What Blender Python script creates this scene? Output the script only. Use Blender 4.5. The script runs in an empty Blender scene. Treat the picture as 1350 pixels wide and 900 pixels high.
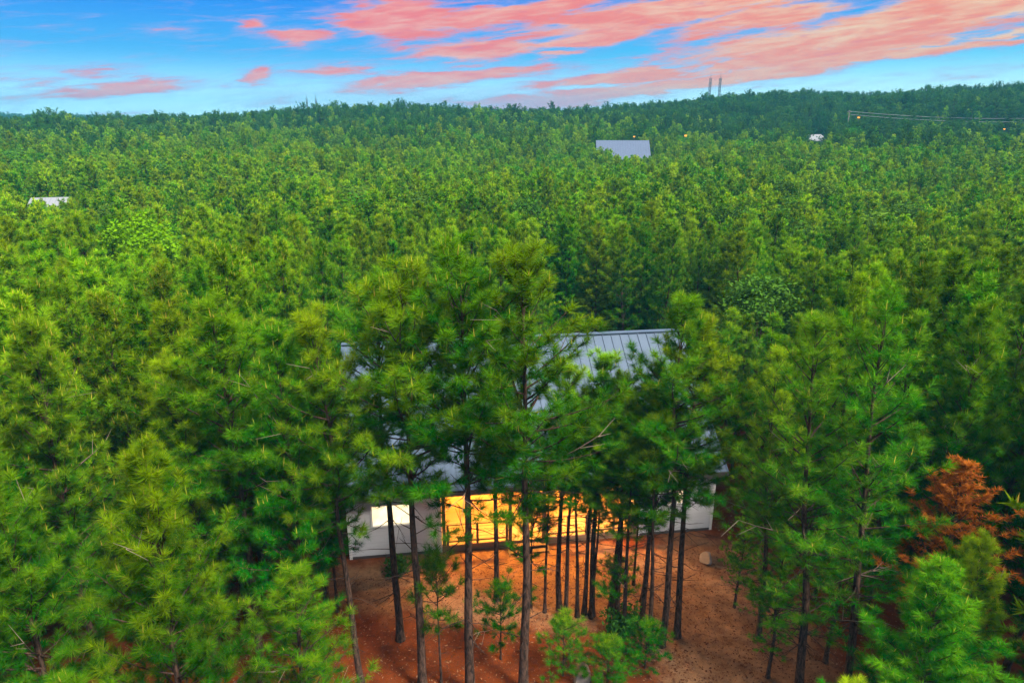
import bpy, bmesh, math, random
import numpy as np
from mathutils import Vector, Matrix

R = math.radians
S = bpy.context.scene
COL = S.collection
rng = np.random.RandomState(7)

# ------------------------------------------------------------------ camera constants (photo 1350x900)
CAM_H, PITCH, F = 18.0, R(18.0), 900.0
def ray(px, py):
    cx, cy = (px - 675) / F, (450 - py) / F
    return np.array([cx, math.cos(PITCH) + cy * math.sin(PITCH), -math.sin(PITCH) + cy * math.cos(PITCH)])
def on_ground(px, py, z=0.0):
    d = ray(px, py); t = (z - CAM_H) / d[2]
    return d[0] * t, d[1] * t
def at_depth(px, py, Y):
    d = ray(px, py); t = Y / d[1]
    return np.array([d[0] * t, Y, CAM_H + d[2] * t])

def sstep(a, b, x):
    t = np.clip((np.asarray(x, float) - a) / (b - a), 0, 1)
    return t * t * (3 - 2 * t)

# ------------------------------------------------------------------ terrain height
def height(x, y):
    x = np.asarray(x, float); y = np.asarray(y, float)
    d = np.sqrt(x * x + np.maximum(y, 0) ** 2)
    az = np.arctan2(x, np.maximum(y, 1.0))
    h = -0.6 * sstep(38, 60, d) + 0.8 * sstep(80, 130, d) + 3.4 * sstep(120, 205, d)
    left_c = (-1.5 + 2.5 * sstep(-0.45, -0.1, az)) * sstep(190, 265, d)
    right_c = 11.0 * sstep(200, 330, d)
    k = sstep(0.0, 0.40, az)
    h = h + left_c * (1 - k) + right_c * k
    h = h - 9.0 * sstep(290, 420, d) * (1 - k) * 1.0
    h = h - 10 * sstep(380, 520, d) * k
    # low far ridges
    h = h + 20 * np.exp(-((d - 760) / 130.0) ** 2) * (0.75 + 0.25 * np.cos(az * 9.0 - 0.4))
    h = h + 0.9 * np.sin(x * 0.045 + 1.3) * np.sin(y * 0.038) * sstep(45, 120, d)
    h = h + 2.2 * np.sin(x * 0.017 - 0.6) * np.sin(y * 0.013 + 0.7) * sstep(140, 260, d)
    return h

# ------------------------------------------------------------------ generic helpers
def mesh_arrays(name, V, T, mats, mat_idx=None, attrs=None, smooth=False):
    me = bpy.data.meshes.new(name)
    V = np.ascontiguousarray(V, np.float32); T = np.ascontiguousarray(T, np.int32)
    me.vertices.add(len(V)); me.vertices.foreach_set('co', V.ravel())
    me.loops.add(T.size); me.loops.foreach_set('vertex_index', T.ravel())
    me.polygons.add(len(T))
    me.polygons.foreach_set('loop_start', np.arange(0, T.size, 3, dtype=np.int32))
    me.polygons.foreach_set('loop_total', np.full(len(T), 3, np.int32))
    for m in mats: me.materials.append(m)
    if mat_idx is not None: me.polygons.foreach_set('material_index', np.ascontiguousarray(mat_idx, np.int32))
    if smooth: me.polygons.foreach_set('use_smooth', np.ones(len(T), bool))
    if attrs is not None:
        a = me.attributes.new('tint', 'FLOAT_COLOR', 'POINT')
        a.data.foreach_set('color', np.ascontiguousarray(attrs, np.float32).ravel())
    me.update(calc_edges=True)
    me.validate()
    return me

def link(name, me, parent=None):
    o = bpy.data.objects.new(name, me); COL.objects.link(o)
    if parent is not None: o.parent = parent
    return o
def tag(o, label=None, cat=None, group=None, kind=None):
    if label: o['label'] = label
    if cat: o['category'] = cat
    if group: o['group'] = group
    if kind: o['kind'] = kind
    return o
def empty(name, loc, rz=0.0):
    o = bpy.data.objects.new(name, None); COL.objects.link(o)
    o.location = loc; o.rotation_euler = (0, 0, rz); o.empty_display_size = 0.3
    return o

class BM:
    def __init__(s): s.bm = bmesh.new()
    def box(s, a, b, bev=0.0):
        a, b = Vector(a), Vector(b)
        r = bmesh.ops.create_cube(s.bm, size=1.0)
        c, d = (a + b) / 2, b - a
        for v in r['verts']: v.co = Vector((v.co.x * d.x, v.co.y * d.y, v.co.z * d.z)) + c
        if bev > 0:
            es = list({e for v in r['verts'] for e in v.link_edges})
            bmesh.ops.bevel(s.bm, geom=es, offset=bev, segments=1, affect='EDGES')
        return s
    def poly(s, pts, thick=None, n=None):
        vs = [s.bm.verts.new(p) for p in pts]
        f = s.bm.faces.new(vs)
        if thick:
            f.normal_update()
            off = (Vector(n) if n else f.normal) * thick
            r = bmesh.ops.extrude_face_region(s.bm, geom=[f])
            for g in r['geom']:
                if isinstance(g, bmesh.types.BMVert): g.co += off
        return s
    def bar(s, p, q, w, h=None):
        p, q = Vector(p), Vector(q); h = h or w
        d = q - p; L = d.length
        r = bmesh.ops.create_cube(s.bm, size=1.0)
        m = d.to_track_quat('Z', 'Y').to_matrix().to_4x4()
        for v in r['verts']:
            v.co = Vector((v.co.x * w, v.co.y * h, v.co.z * L))
            v.co = m @ v.co + (p + q) / 2
        return s
    def ball(s, c, r, sub=2):
        q = bmesh.ops.create_icosphere(s.bm, subdivisions=sub, radius=r)
        for v in q['verts']: v.co += Vector(c)
        return s
    def tube(s, p, q, r1, r2, n=8):
        p, q = Vector(p), Vector(q); d = q - p
        r = bmesh.ops.create_cone(s.bm, cap_ends=True, segments=n, radius1=r1, radius2=r2, depth=d.length)
        m = d.to_track_quat('Z', 'Y').to_matrix().to_4x4()
        for v in r['verts']: v.co = m @ v.co + (p + q) / 2
        return s
    def build(s, name, mat, parent=None):
        bmesh.ops.recalc_face_normals(s.bm, faces=s.bm.faces)
        me = bpy.data.meshes.new(name); s.bm.to_mesh(me); s.bm.free()
        me.materials.append(mat)
        return link(name, me, parent)

# ------------------------------------------------------------------ node helper
class N:
    def __init__(s, tree): s.t = tree; s.n = tree.nodes; s.l = tree.links; s.n.clear()
    def new(s, typ, **kw):
        n = s.n.new(typ)
        for k, v in kw.items(): setattr(n, k, v)
        return n
    def put(s, sock, v):
        if v is None: return
        if hasattr(v, 'links') or isinstance(v, bpy.types.NodeSocket): s.l.new(v, sock)
        else: sock.default_value = v
    def math(s, op, a, b=None, c=None, clamp=False):
        n = s.new('ShaderNodeMath', operation=op, use_clamp=clamp)
        for i, v in enumerate((a, b, c)): s.put(n.inputs[i], v)
        return n.outputs[0]
    def vmath(s, op, a, b=None, scale=None):
        n = s.new('ShaderNodeVectorMath', operation=op)
        s.put(n.inputs[0], a); s.put(n.inputs[1], b)
        if scale is not None: s.put(n.inputs['Scale'], scale)
        return n.outputs['Value'] if op in ('LENGTH', 'DOT_PRODUCT') else n.outputs[0]
    def mix(s, f, a, b):
        n = s.new('ShaderNodeMix', data_type='RGBA'); n.clamp_factor = True
        s.put(n.inputs[0], f); s.put(n.inputs[6], a); s.put(n.inputs[7], b)
        return n.outputs[2]
    def mul(s, f, a, b):
        n = s.new('ShaderNodeMix', data_type='RGBA', blend_type='MULTIPLY')
        s.put(n.inputs[0], f); s.put(n.inputs[6], a); s.put(n.inputs[7], b)
        return n.outputs[2]
    def noise(s, vec, scale, detail=4.0, rough=0.55, dist=0.0):
        n = s.new('ShaderNodeTexNoise'); s.put(n.inputs['Vector'], vec)
        s.put(n.inputs['Scale'], scale); s.put(n.inputs['Detail'], detail)
        s.put(n.inputs['Roughness'], rough); s.put(n.inputs['Distortion'], dist)
        return n.outputs[0]
    def step(s, a, b, x):
        n = s.new('ShaderNodeMapRange', interpolation_type='SMOOTHSTEP')
        s.put(n.inputs[0], x); s.put(n.inputs[1], a); s.put(n.inputs[2], b)
        return n.outputs[0]
    def xyz(s, x, y, z):
        n = s.new('ShaderNodeCombineXYZ')
        for i, v in enumerate((x, y, z)): s.put(n.inputs[i], v)
        return n.outputs[0]
    def sep(s, v):
        n = s.new('ShaderNodeSeparateXYZ'); s.put(n.inputs[0], v); return n.outputs
def C4(r, g, b): return (r, g, b, 1.0)

def mat(name):
    m = bpy.data.materials.new(name); m.use_nodes = True
    return m, N(m.node_tree)
def principled(k, base, rough=0.8, metal=0.0, normal=None, spec=None):
    b = k.new('ShaderNodeBsdfPrincipled')
    k.put(b.inputs['Base Color'], base); k.put(b.inputs['Roughness'], rough); k.put(b.inputs['Metallic'], metal)
    if normal is not None: k.put(b.inputs['Normal'], normal)
    if spec is not None: b.inputs['Specular IOR Level'].default_value = spec
    o = k.new('ShaderNodeOutputMaterial'); k.l.new(b.outputs[0], o.inputs[0])
    return b
def bump(k, h, strength=0.3, dist=0.02):
    n = k.new('ShaderNodeBump'); n.inputs['Strength'].default_value = strength; n.inputs['Distance'].default_value = dist
    k.put(n.inputs['Height'], h); return n.outputs[0]
def objco(k): return k.new('ShaderNodeTexCoord').outputs['Object']
def simple(name, base, rough=0.7, metal=0.0, var=0.25, scale=6.0):
    m, k = mat(name)
    n = k.noise(objco(k), scale, 5.0, 0.6)
    d = tuple(c * (1 - var) for c in base) ; u = tuple(min(1, c * (1 + var)) for c in base)
    principled(k, k.mix(n, C4(*d), C4(*u)), rough, metal)
    return m
def emitter(name, col, st):
    m, k = mat(name)
    e = k.new('ShaderNodeEmission'); e.inputs[0].default_value = C4(*col); e.inputs[1].default_value = st
    o = k.new('ShaderNodeOutputMaterial'); k.l.new(e.outputs[0], o.inputs[0])
    return m

# ------------------------------------------------------------------ foliage materials
# tint attribute: r = share of this year's yellow growth, g = random per tuft, b = candle / dry
def needle_mat(name, dark, mid, young, dry, hueamt=0.8, transl=0.25):
    m, k = mat(name)
    at = k.new('ShaderNodeAttribute', attribute_name='tint')
    sc = k.new('ShaderNodeSeparateColor'); k.l.new(at.outputs['Color'], sc.inputs[0])
    oi = k.new('ShaderNodeObjectInfo')
    rnd = oi.outputs['Random']
    c = k.mix(sc.outputs[1], C4(*dark), C4(*mid))
    yf = k.math('MULTIPLY', sc.outputs[0], k.math('MULTIPLY_ADD', rnd, 0.9, 0.35), clamp=True)
    c = k.mix(yf, c, C4(*young))
    c = k.mix(sc.outputs[2], c, C4(*dry))
    hs = k.new('ShaderNodeHueSaturation')
    r2 = k.math('FRACT', k.math('MULTIPLY', rnd, 17.31))
    k.put(hs.inputs['Hue'], k.math('MULTIPLY_ADD', r2, 0.05 * hueamt, 0.5 - 0.027 * hueamt))
    r3 = k.math('FRACT', k.math('MULTIPLY', rnd, 51.7))
    k.put(hs.inputs['Value'], k.math('MULTIPLY_ADD', r3, 0.62, 0.68))
    k.put(hs.inputs['Color'], c)
    d = k.new('ShaderNodeBsdfDiffuse'); k.put(d.inputs[0], hs.outputs[0])
    t = k.new('ShaderNodeBsdfTranslucent'); k.put(t.inputs[0], hs.outputs[0])
    mx = k.new('ShaderNodeMixShader'); mx.inputs[0].default_value = transl
    k.l.new(d.outputs[0], mx.inputs[1]); k.l.new(t.outputs[0], mx.inputs[2])
    o = k.new('ShaderNodeOutputMaterial'); k.l.new(mx.outputs[0], o.inputs[0])
    return m
M_NEEDLE = needle_mat('pine_needles', (0.006, 0.092, 0.005), (0.027, 0.222, 0.005), (0.225, 0.400, 0.005), (0.34, 0.26, 0.04))
M_DRY = needle_mat('dry_needles', (0.16, 0.046, 0.007), (0.36, 0.110, 0.012), (0.36, 0.10, 0.012), (0.40, 0.2, 0.05), 0.4)
M_LEAF = needle_mat('broad_leaves', (0.012, 0.06, 0.008), (0.03, 0.11, 0.012), (0.05, 0.13, 0.012), (0.1, 0.12, 0.03), 0.5)

m, k = mat('pine_bark'); M_BARK = m
co = objco(k); s3 = k.vmath('MULTIPLY', co, (9, 9, 2.2))
nz = k.noise(s3, 1.6, 6, 0.65, 0.6)
col = k.mix(k.step(0.35, 0.7, nz), C4(0.016, 0.011, 0.009), C4(0.10, 0.058, 0.042))
principled(k, col, 0.95, 0, bump(k, nz, 0.8, 0.04), spec=0.1)

M_TWIG = simple('bleached_twig', (0.20, 0.15, 0.11), 0.9, 0, 0.3, 5)
# ------------------------------------------------------------------ pine generator
def unit(v): return v / np.maximum(np.linalg.norm(v, axis=-1, keepdims=True), 1e-9)

class TriBag:
    def __init__(s): s.V, s.T, s.A, s.M, s.n = [], [], [], [], 0
    def add(s, V, T, A=None, mi=0):
        V = np.asarray(V, float).reshape(-1, 3); T = np.asarray(T, int).reshape(-1, 3)
        s.V.append(V); s.T.append(T + s.n); s.n += len(V)
        s.A.append(np.zeros((len(V), 4)) if A is None else A); s.M.append(np.full(len(T), mi))
    def tube(s, P, rad, sides=6, mi=0):
        P = np.asarray(P, float); n = len(P)
        tan = unit(np.gradient(P, axis=0))
        ref = np.array([1.0, 0.13, 0.07]) if abs(tan[0][2]) > 0.8 else np.array([0.0, 0.0, 1.0])
        a = unit(np.cross(tan, ref)); b = np.cross(tan, a)
        th = np.arange(sides) / sides * 2 * math.pi
        ring = P[:, None] + (a[:, None] * np.cos(th)[None, :, None] + b[:, None] * np.sin(th)[None, :, None]) * np.asarray(rad)[:, None, None]
        T = []
        for i in range(n - 1):
            for j in range(sides):
                q = (j + 1) % sides
                T += [(i * sides + j, i * sides + q, (i + 1) * sides + q), (i * sides + j, (i + 1) * sides + q, (i + 1) * sides + j)]
        s.add(ring.reshape(-1, 3), T, None, mi)
    def mesh(s, name, mats, attrs=True, smooth=False):
        return mesh_arrays(name, np.vstack(s.V), np.vstack(s.T), mats, np.concatenate(s.M), np.vstack(s.A) if attrs else None, smooth)

def pine(seed, H=13.0, cb=0.45, Rad=1.7, needles=40, nw=0.012, nl=0.19, twig=0.17, dens=1.0, sides=9, candle=0.15,
         dead=10, sparse_low=0.35, split=True, needle_material=None, young_bias=0.0, ws=1.0, dome=1.9):
    r = np.random.RandomState(seed)
    wood, leaf = TriBag(), TriBag()
    nm = needle_material or M_NEEDLE
    # trunk line
    zz = np.concatenate([[0, 0.16, 0.45], np.linspace(1.0, H * 0.985, 13)]) if H > 6 else np.linspace(0, H * 0.985, 15)
    ph = r.uniform(0, 6.28, 4); am = r.uniform(0.04, 0.13) * H / 13
    ox = am * (np.sin(zz * 0.45 + ph[0]) - math.sin(ph[0])) + 0.4 * am * np.sin(zz * 1.1 + ph[1]) - 0.4 * am * math.sin(ph[1])
    ws = ws * 1.0; oy = am * (np.sin(zz * 0.4 + ph[2]) - math.sin(ph[2]))
    tr0 = 0.0082 * H + 0.008
    rad = tr0 * (1 - (zz / H) ** 1.1 * 0.93)
    rad[0] *= 1.75
    if H > 6: rad[1] *= 1.3; rad[2] *= 1.1
    P = np.stack([ox, oy, zz], 1); P[0, 2] = -0.25
    wood.tube(P, rad, sides)
    def tp(z): return np.array([np.interp(z, zz, ox), np.interp(z, zz, oy), z]), np.interp(z, zz, rad)
    tuft_p, tuft_a, tuft_y, tuft_s = [], [], [], []
    zc = H * cb
    # dead branches below the crown
    for i in range(dead):
        z = r.uniform(H * 0.12, zc + 0.8); p, rr = tp(z)
        a = r.uniform(0, 6.28); L = r.uniform(0.3, 1.3) * (0.5 + z / zc * 0.6) * H / 13
        d = np.array([math.cos(a), math.sin(a), r.uniform(-0.15, 0.35)])
        mid = p + d * L * 0.55 + np.array([0, 0, r.uniform(-.08, .08)])
        wood.tube([p, mid, p + d * L + r.uniform(-.12, .12, 3)], [0.016, 0.011, 0.004], 3)
        if r.rand() < 0.6:
            wood.tube([mid, mid + (d + r.uniform(-.8, .8, 3)) * L * 0.35], [0.008, 0.003], 3)
    z = zc
    while z < H - 0.12:
        t = (z - zc) / (H - zc)
        nb = r.randint(3, 6) if t < 0.9 else 4
        a0 = r.uniform(0, 6.28); wk = r.uniform(0.78, 1.12)
        for b in range(nb):
            if t < 0.22 and r.rand() < sparse_low: continue
            a = a0 + b * 6.283 / nb + r.uniform(-0.4, 0.4)
            prof = min(1.0, 0.62 + 1.5 * t) * (1 - t ** dome) ** 0.8 + 0.10
            L = Rad * prof * wk * r.uniform(0.6, 1.18)
            L = min(L, (H - z) * 0.95 + (0.3 if dome < 2 else 0.5) * H / 13)
            el = R(2 + 62 * t ** 0.9 + r.uniform(-18, 18))
            p, rr = tp(min(H - .1, z + r.uniform(-.22, .22)))
            hd = np.array([math.cos(a), math.sin(a), 0]); up = np.array([0, 0, 1.0])
            d0 = hd * math.cos(el) + up * math.sin(el)
            m = 5
            ss = np.linspace(0, 1, m)
            curve = p + d0 * (ss * L)[:, None] + up * (ss ** 2 * L * r.uniform(0.12, 0.45))[:, None]
            side = np.cross(hd, up)
            curve = curve + side * (ss ** 2 * L * r.uniform(-0.2, 0.2))[:, None]
            wood.tube(curve, np.linspace(max(0.008, 0.013 * L + 0.006), 0.004, m), 3 if sides < 8 else 4)
            by = r.uniform(-0.25, 0.25)
            if t < 0.75 and sides >= 8 and r.rand() < 0.06:
                wood.tube(curve[2:] + up * 0.02, np.linspace(0.010, 0.003, m - 2), 4, 1)
                for q in range(3):
                    cp = curve[r.randint(2, m)]
                    wood.tube([cp, cp + unit(d0 + r.uniform(-.9, .9, 3)) * r.uniform(.3, .8)], [0.008, 0.003], 4, 1)
                continue
            nt = max(2, int(L * 0.78 / twig * dens))
            for q in range(nt):
                f = 0.2 + 0.8 * (q + r.uniform(0, 0.8)) / nt
                f = min(f, 1.0)
                cp = np.array([np.interp(f, ss, curve[:, i]) for i in range(3)])
                sg = 1 if q % 2 else -1
                td = unit(d0 * 0.75 + side * sg * r.uniform(0.5, 1.1) + up * r.uniform(-0.25, 1.15) + r.uniform(-.3, .3, 3))
                tl = r.uniform(0.12, 0.42) * (1.25 - 0.6 * f) * min(1.0, 0.5 + L / 2)
                e = cp + td * tl
                if sides >= 8: wood.tube([cp, e], [0.006, 0.003], 3)
                tuft_p.append(e); tuft_a.append(unit(td + up * r.uniform(0.3, 1.2)))
                tuft_y.append(np.clip(t * 0.75 + f * 0.30 - 0.35 + by + young_bias + r.uniform(-.3, .3), 0, 1)); tuft_s.append(r.uniform(0.8, 1.15))
                if tl > 0.24:
                    tuft_p.append(cp + td * tl * 0.45); tuft_a.append(unit(td + up * 0.2))
                    tuft_y.append(np.clip(by + t * 0.4 - 0.3, 0, 1)); tuft_s.append(r.uniform(0.75, 1.0))
            tuft_p.append(curve[-1]); tuft_a.append(unit(d0 + up * 0.5)); tuft_y.append(np.clip(t * 0.9 + by + 0.1 + young_bias, 0, 1)); tuft_s.append(1.1)
        z += r.uniform(0.26, 0.42) * H / 13 * ws
    for q in range(4):
        tuft_p.append(np.array([ox[-1], oy[-1], H - 0.11 * q])); tuft_a.append(unit(np.array([r.uniform(-.2, .2), r.uniform(-.2, .2), 1]))); tuft_y.append(0.8); tuft_s.append(1.0)
    Pt, At, Yt, St = np.array(tuft_p), np.array(tuft_a), np.array(tuft_y), np.array(tuft_s)
    nT = len(Pt)
    # needles: bottle brush round each twig end
    u = r.rand(nT, needles)
    off = (u * 0.19 - 0.13) * St[:, None]
    th = np.radians(r.uniform(20, 50, (nT, needles)) + (1 - u) * 28)
    ps = r.uniform(0, 6.283, (nT, needles))
    ref = np.where(np.abs(At[:, 2:3]) > 0.9, np.array([[1.0, 0, 0]]), np.array([[0, 0, 1.0]]))
    X = unit(np.cross(At, ref)); Y = np.cross(At, X)
    D = At[:, None] * np.cos(th)[..., None] + (X[:, None] * np.cos(ps)[..., None] + Y[:, None] * np.sin(ps)[..., None]) * np.sin(th)[..., None]
    D[..., 2] -= 0.12; D = unit(D)
    B = Pt[:, None] + At[:, None] * off[..., None]
    Ln = nl * r.uniform(0.75, 1.15, (nT, needles)) * St[:, None]
    W = unit(np.cross(D, r.normal(size=(nT, needles, 3)))) * nw * 0.5
    tip = B + D * Ln[..., None]
    V = np.stack([B - W, B + W, tip], 2).reshape(-1, 3)
    T = np.arange(len(V)).reshape(-1, 3)
    rg = r.rand(nT)
    A = np.zeros((nT, needles, 3, 4)); A[..., 3] = 1
    A[..., 0] = (Yt[:, None] + r.uniform(-.1, .1, (nT, needles)))[..., None].clip(0, 1)
    A[..., 1] = (rg[:, None] * 0.7 + r.rand(nT, needles) * 0.3)[..., None]
    A[..., 2] = (r.rand(nT, needles) < 0.035)[..., None] * 0.7
    leaf.add(V, T, A.reshape(-1, 4))
    # spring candles: pale upright shoots
    pick = np.where((r.rand(nT) < candle * (0.15 + Yt)) & (Yt > 0.3))[0]
    for i in pick:
        L = r.uniform(0.14, 0.34); w = 0.016 if needles > 20 else 0.03
        d = unit(np.array([r.uniform(-.15, .15), r.uniform(-.15, .15), 1]))
        b0 = Pt[i] + At[i] * 0.04
        cv = [b0 + np.array([w * math.cos(q), w * math.sin(q), 0]) for q in (0, 2.1, 4.2)] + [b0 + d * L]
        ca = np.tile([0.9, 0.5, r.uniform(0.25, 0.9), 1], (4, 1))
        leaf.add(cv, [(0, 1, 3), (1, 2, 3), (2, 0, 3)], ca)
    if split:
        return wood.mesh('trunk', [M_BARK, M_TWIG], attrs=False, smooth=True), leaf.mesh('crown', [nm])
    base = leaf.n
    leaf2 = TriBag(); leaf2.V, leaf2.T, leaf2.A, leaf2.M, leaf2.n = leaf.V, leaf.T, leaf.A, leaf.M, leaf.n
    for V_, T_ in ((np.vstack(wood.V), np.vstack(wood.T)),): leaf2.add(V_, T_, None, 1)
    return leaf2.mesh('far_pine', [nm, M_BARK])

HB = 13.0
HERO = [pine(100 + i, HB, cb, rd, needles=76, nw=0.0105, nl=0.245, twig=0.165, candle=c, dead=22, sparse_low=0.2, young_bias=yb)
        for i, (cb, rd, c, yb) in enumerate([(0.49, 2.0, .3, .2), (0.50, 1.9, .2, .14), (0.46, 2.1, .2, .18), (0.24, 2.0, .5, .25), (0.46, 1.95, .15, .1), (0.16, 2.1, .15, .06)])]
MID = [pine(200 + i, HB, cb, rd, needles=40, nw=0.018, nl=0.22, twig=0.165, candle=c, sides=6, dead=2, sparse_low=0.1, dome=2.2, young_bias=yb)
       for i, (cb, rd, c, yb) in enumerate([(0.18, 1.75, .2, .18), (0.22, 1.6, .15, 0.06), (0.14, 1.85, .15, .1), (0.20, 1.75, .5, .2), (0.16, 1.65, .1, -.05), (0.20, 1.9, .2, .1)])]
FAR = [pine(300 + i, HB, cb, rd, needles=11, nw=0.065, nl=0.26, twig=0.26, candle=c, sides=4, dead=0, sparse_low=0.1, ws=1.2, dome=2.6, split=False, young_bias=yb)
       for i, (cb, rd, c, yb) in enumerate([(0.26, 1.75, .2, .3), (0.30, 1.65, .15, 0.12), (0.24, 1.85, .2, .2), (0.28, 1.8, .3, -.06), (0.32, 2.0, .1, 0.1)])]
M_MATURE = needle_mat('mature_pine_needles', (0.012, 0.070, 0.012), (0.024, 0.125, 0.016), (0.07, 0.18, 0.014), (0.12, 0.11, 0.04), 0.5)
MATURE = [pine(350 + i, HB, cb, rd, needles=11, nw=0.07, nl=0.27, twig=0.27, candle=0, sides=4, dead=0, sparse_low=0.3, ws=1.3, dome=2.6, split=False, needle_material=M_MATURE)
       for i, (cb, rd) in enumerate([(0.45, 2.1), (0.5, 1.9), (0.4, 2.3), (0.52, 2.5)])]
AIRY = [pine(600 + i, HB, cb, rd, needles=60, nw=0.0095, nl=0.24, twig=0.19, candle=.1, dead=30, sparse_low=0.25, young_bias=.16, ws=1.15) for i, (cb, rd) in enumerate([(0.24, 2.1), (0.27, 1.9)])]
DRY = pine(401, HB, 0.30, 1.9, needles=26, nw=0.026, twig=0.17, candle=0, sides=6, dead=8, needle_material=M_DRY)
SAP = [pine(500 + i, 4.0, cb, rd, needles=64, nw=0.010, nl=0.23, twig=0.20, candle=0.05, sides=8, dead=10, sparse_low=sl, young_bias=-.35, ws=2.6)
       for i, (cb, rd, sl) in enumerate([(0.12, 1.3, .3), (0.45, 0.9, .5), (0.30, 1.3, .45)])]
THIN = [pine(550 + i, 8.0, cb, 0.9, needles=64, nw=0.010, nl=0.23, twig=0.17, candle=0.05, sides=8, dead=26, sparse_low=.6, young_bias=-.1) for i, cb in enumerate([0.60, 0.68, 0.58])]

TREES = []   # (x, y, clearance)
def place_pine(protos, x, y, H, label, group=None, rz=None, wide=1.0, base_h=HB, lean=(0, 0), cat='pine tree', name='pine_tree', girth=1.0):
    z = float(height(x, y))
    t = empty(name, (x, y, z - 0.02), rng.uniform(0, 6.28) if rz is None else rz)
    s = H / base_h
    t.scale = (s * wide, s * wide, s)
    if lean != (0, 0):
        t.rotation_mode = 'XYZ'; t.rotation_euler = (lean[0], lean[1], 0.0)
    tr = link('trunk', protos[0], t); cr = link('crown', protos[1], t)
    tag(t, label, cat, group)
    TREES.append((x, y, 1.3))
    return t

# ------------------------------------------------------------------ cabin frame
HX, HY = on_ground(462, 737)
YAW = R(8.0); HL, HD = 16.3, 12.6
def house_local(x, y):
    dx, dy = x - HX, y - HY
    return dx * math.cos(YAW) + dy * math.sin(YAW), -dx * math.sin(YAW) + dy * math.cos(YAW)

# ------------------------------------------------------------------ foreground pines, placed from the photograph
def top_h(px_b, py_b, py_t):
    x, y = on_ground(px_b, py_b); d = ray(px_b, py_t)
    return x, y, CAM_H + d[2] / d[1] * y
FG = 'pines in front of the cabin'
def hero(i, pxb, pyb, pyt, label, **kw):
    x, y, H = top_h(pxb, pyb, pyt)
    return place_pine(HERO[i], x, y, H, label, **kw)
def airy(i, pxb, pyb, pyt, label, **kw):
    x, y, H = top_h(pxb, pyb, pyt)
    return place_pine(AIRY[i], x, y, H, label, **kw)
def hero_xy(i, x, y, H, label, **kw): return place_pine(HERO[i], x, y, H, label, **kw)

hero(1, 480, 915, 415, 'slender pine with a leaning curved trunk at the left edge of the red yard', wide=1.0, rz=2.2, lean=(0.0, -0.05))
hero(4, 528, 842, 372, 'pine whose trunk ends in the yard before the lit window in the pale wall', wide=1.2, rz=0.4)
hero(0, 557, 908, 362, 'tall pine with a dark trunk between the lit window and the porch edge', wide=1.2, rz=4.0)
hero(0, 620, 912, 338, 'tallest straight pine standing in front of the left half of the glowing porch', wide=1.25, rz=1.0)
hero(1, 690, 912, 333, 'tall thick-trunked pine standing in front of the middle of the glowing porch', wide=1.25, rz=5.2)
hero(1, 871, 850, 398, 'pine with a thick dark trunk at the right end of the glowing porch', wide=1.15, rz=3.1)
hero(4, 892, 838, 425, 'pine with a slim straight trunk just beyond the right end of the porch', wide=1.2, rz=0.9)
hero(1, 780, 810, 470, 'shorter pine with a bushy top in front of the visible metal roof slope', wide=1.25, rz=1.9)
hero(4, 846, 822, 492, 'short narrow pine whose tip touches the bright roof corner', wide=1.25, rz=2.8)
airy(0, 1053, 912, 430, 'broad loose pine over the tan ground to the right of the yard', wide=1.3, rz=0.2, lean=(0.0, -0.085))
airy(1, 1113, 915, 388, 'tall pine with a dark leaning trunk right of the tan ground', wide=1.15, rz=2.6, lean=(0.0, -0.06))
hero(5, 1206, 850, 400, 'tall full pine standing directly left of the rust brown tree', wide=1.0, rz=1.1)
hero(5, 287, 898, 470, 'leafy pine whose dark trunk foot shows at the lower left ground edge', wide=1.05, rz=3.7)
hero(5, 398, 760, 425, 'pine with a shaded trunk just left of the pale cabin wall', wide=1.05, rz=0.5)
hero(3, 145, 905, 428, 'pine crowned with many pale upright candle shoots on the left', wide=1.1, rz=0.5)
airy(0, 1000, 838, 470, 'loose pine standing between the cabin and the broad pine on the tan ground', wide=1.1, rz=4.1, lean=(0.0, -0.05))
hero(4, 655, 790, 430, 'pine close to the cabin front behind the two tallest trunks', wide=1.1, rz=2.4)
hero(1, 738, 802, 482, 'short pine in front of the roof just right of the two tallest trunks', wide=1.3, rz=0.9)
hero(2, 806, 800, 500, 'bushy short pine before the roof slope between two thin-stemmed clusters', wide=1.4, rz=1.2)
hero(4, 812, 826, 528, 'short pine under the bright roof corner among the thin stems', wide=1.35, rz=5.5)
hero(5, 432, 800, 432, 'dense deep-crowned pine hiding the left end of the cabin roof', wide=1.15, rz=3.3)
hero_xy(5, -7.3, 12.2, 11.9, 'near bushy pine with a rounded top low in the left half of the photo', wide=1.05, rz=2.0)
hero_xy(5, -10.9, 12.5, 11.7, 'near green pine cut by the left edge of the photo', wide=1.0, rz=5.0)
place_pine(AIRY[0], -5.0, 13.4, 8.0, 'low wide pine whose branches hang over the red soil on the lower left', wide=1.7, rz=1.5)
hero_xy(5, -7.9, 9.6, 8.6, 'small pine filling the bottom left corner of the photo', wide=1.25, rz=0.3)
hero_xy(5, 9.4, 12.6, 8.8, 'near dense pine in the bottom right corner of the photo', wide=1.45, rz=4.4)
hero_xy(5, 11.9, 14.9, 8.0, 'near pine cut by the right edge below the rust brown tree', wide=1.1, rz=3.3)
hero_xy(5, 7.2, 11.4, 6.8, 'low bushy pine at the bottom right beside the leaning trunk', wide=1.4, rz=2.4)
dp = at_depth(1278, 612, 18.0)
place_pine(DRY, dp[0], dp[1], dp[2], 'rust brown dying pine among the green pines on the right', wide=1.7, rz=0.7)

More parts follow.
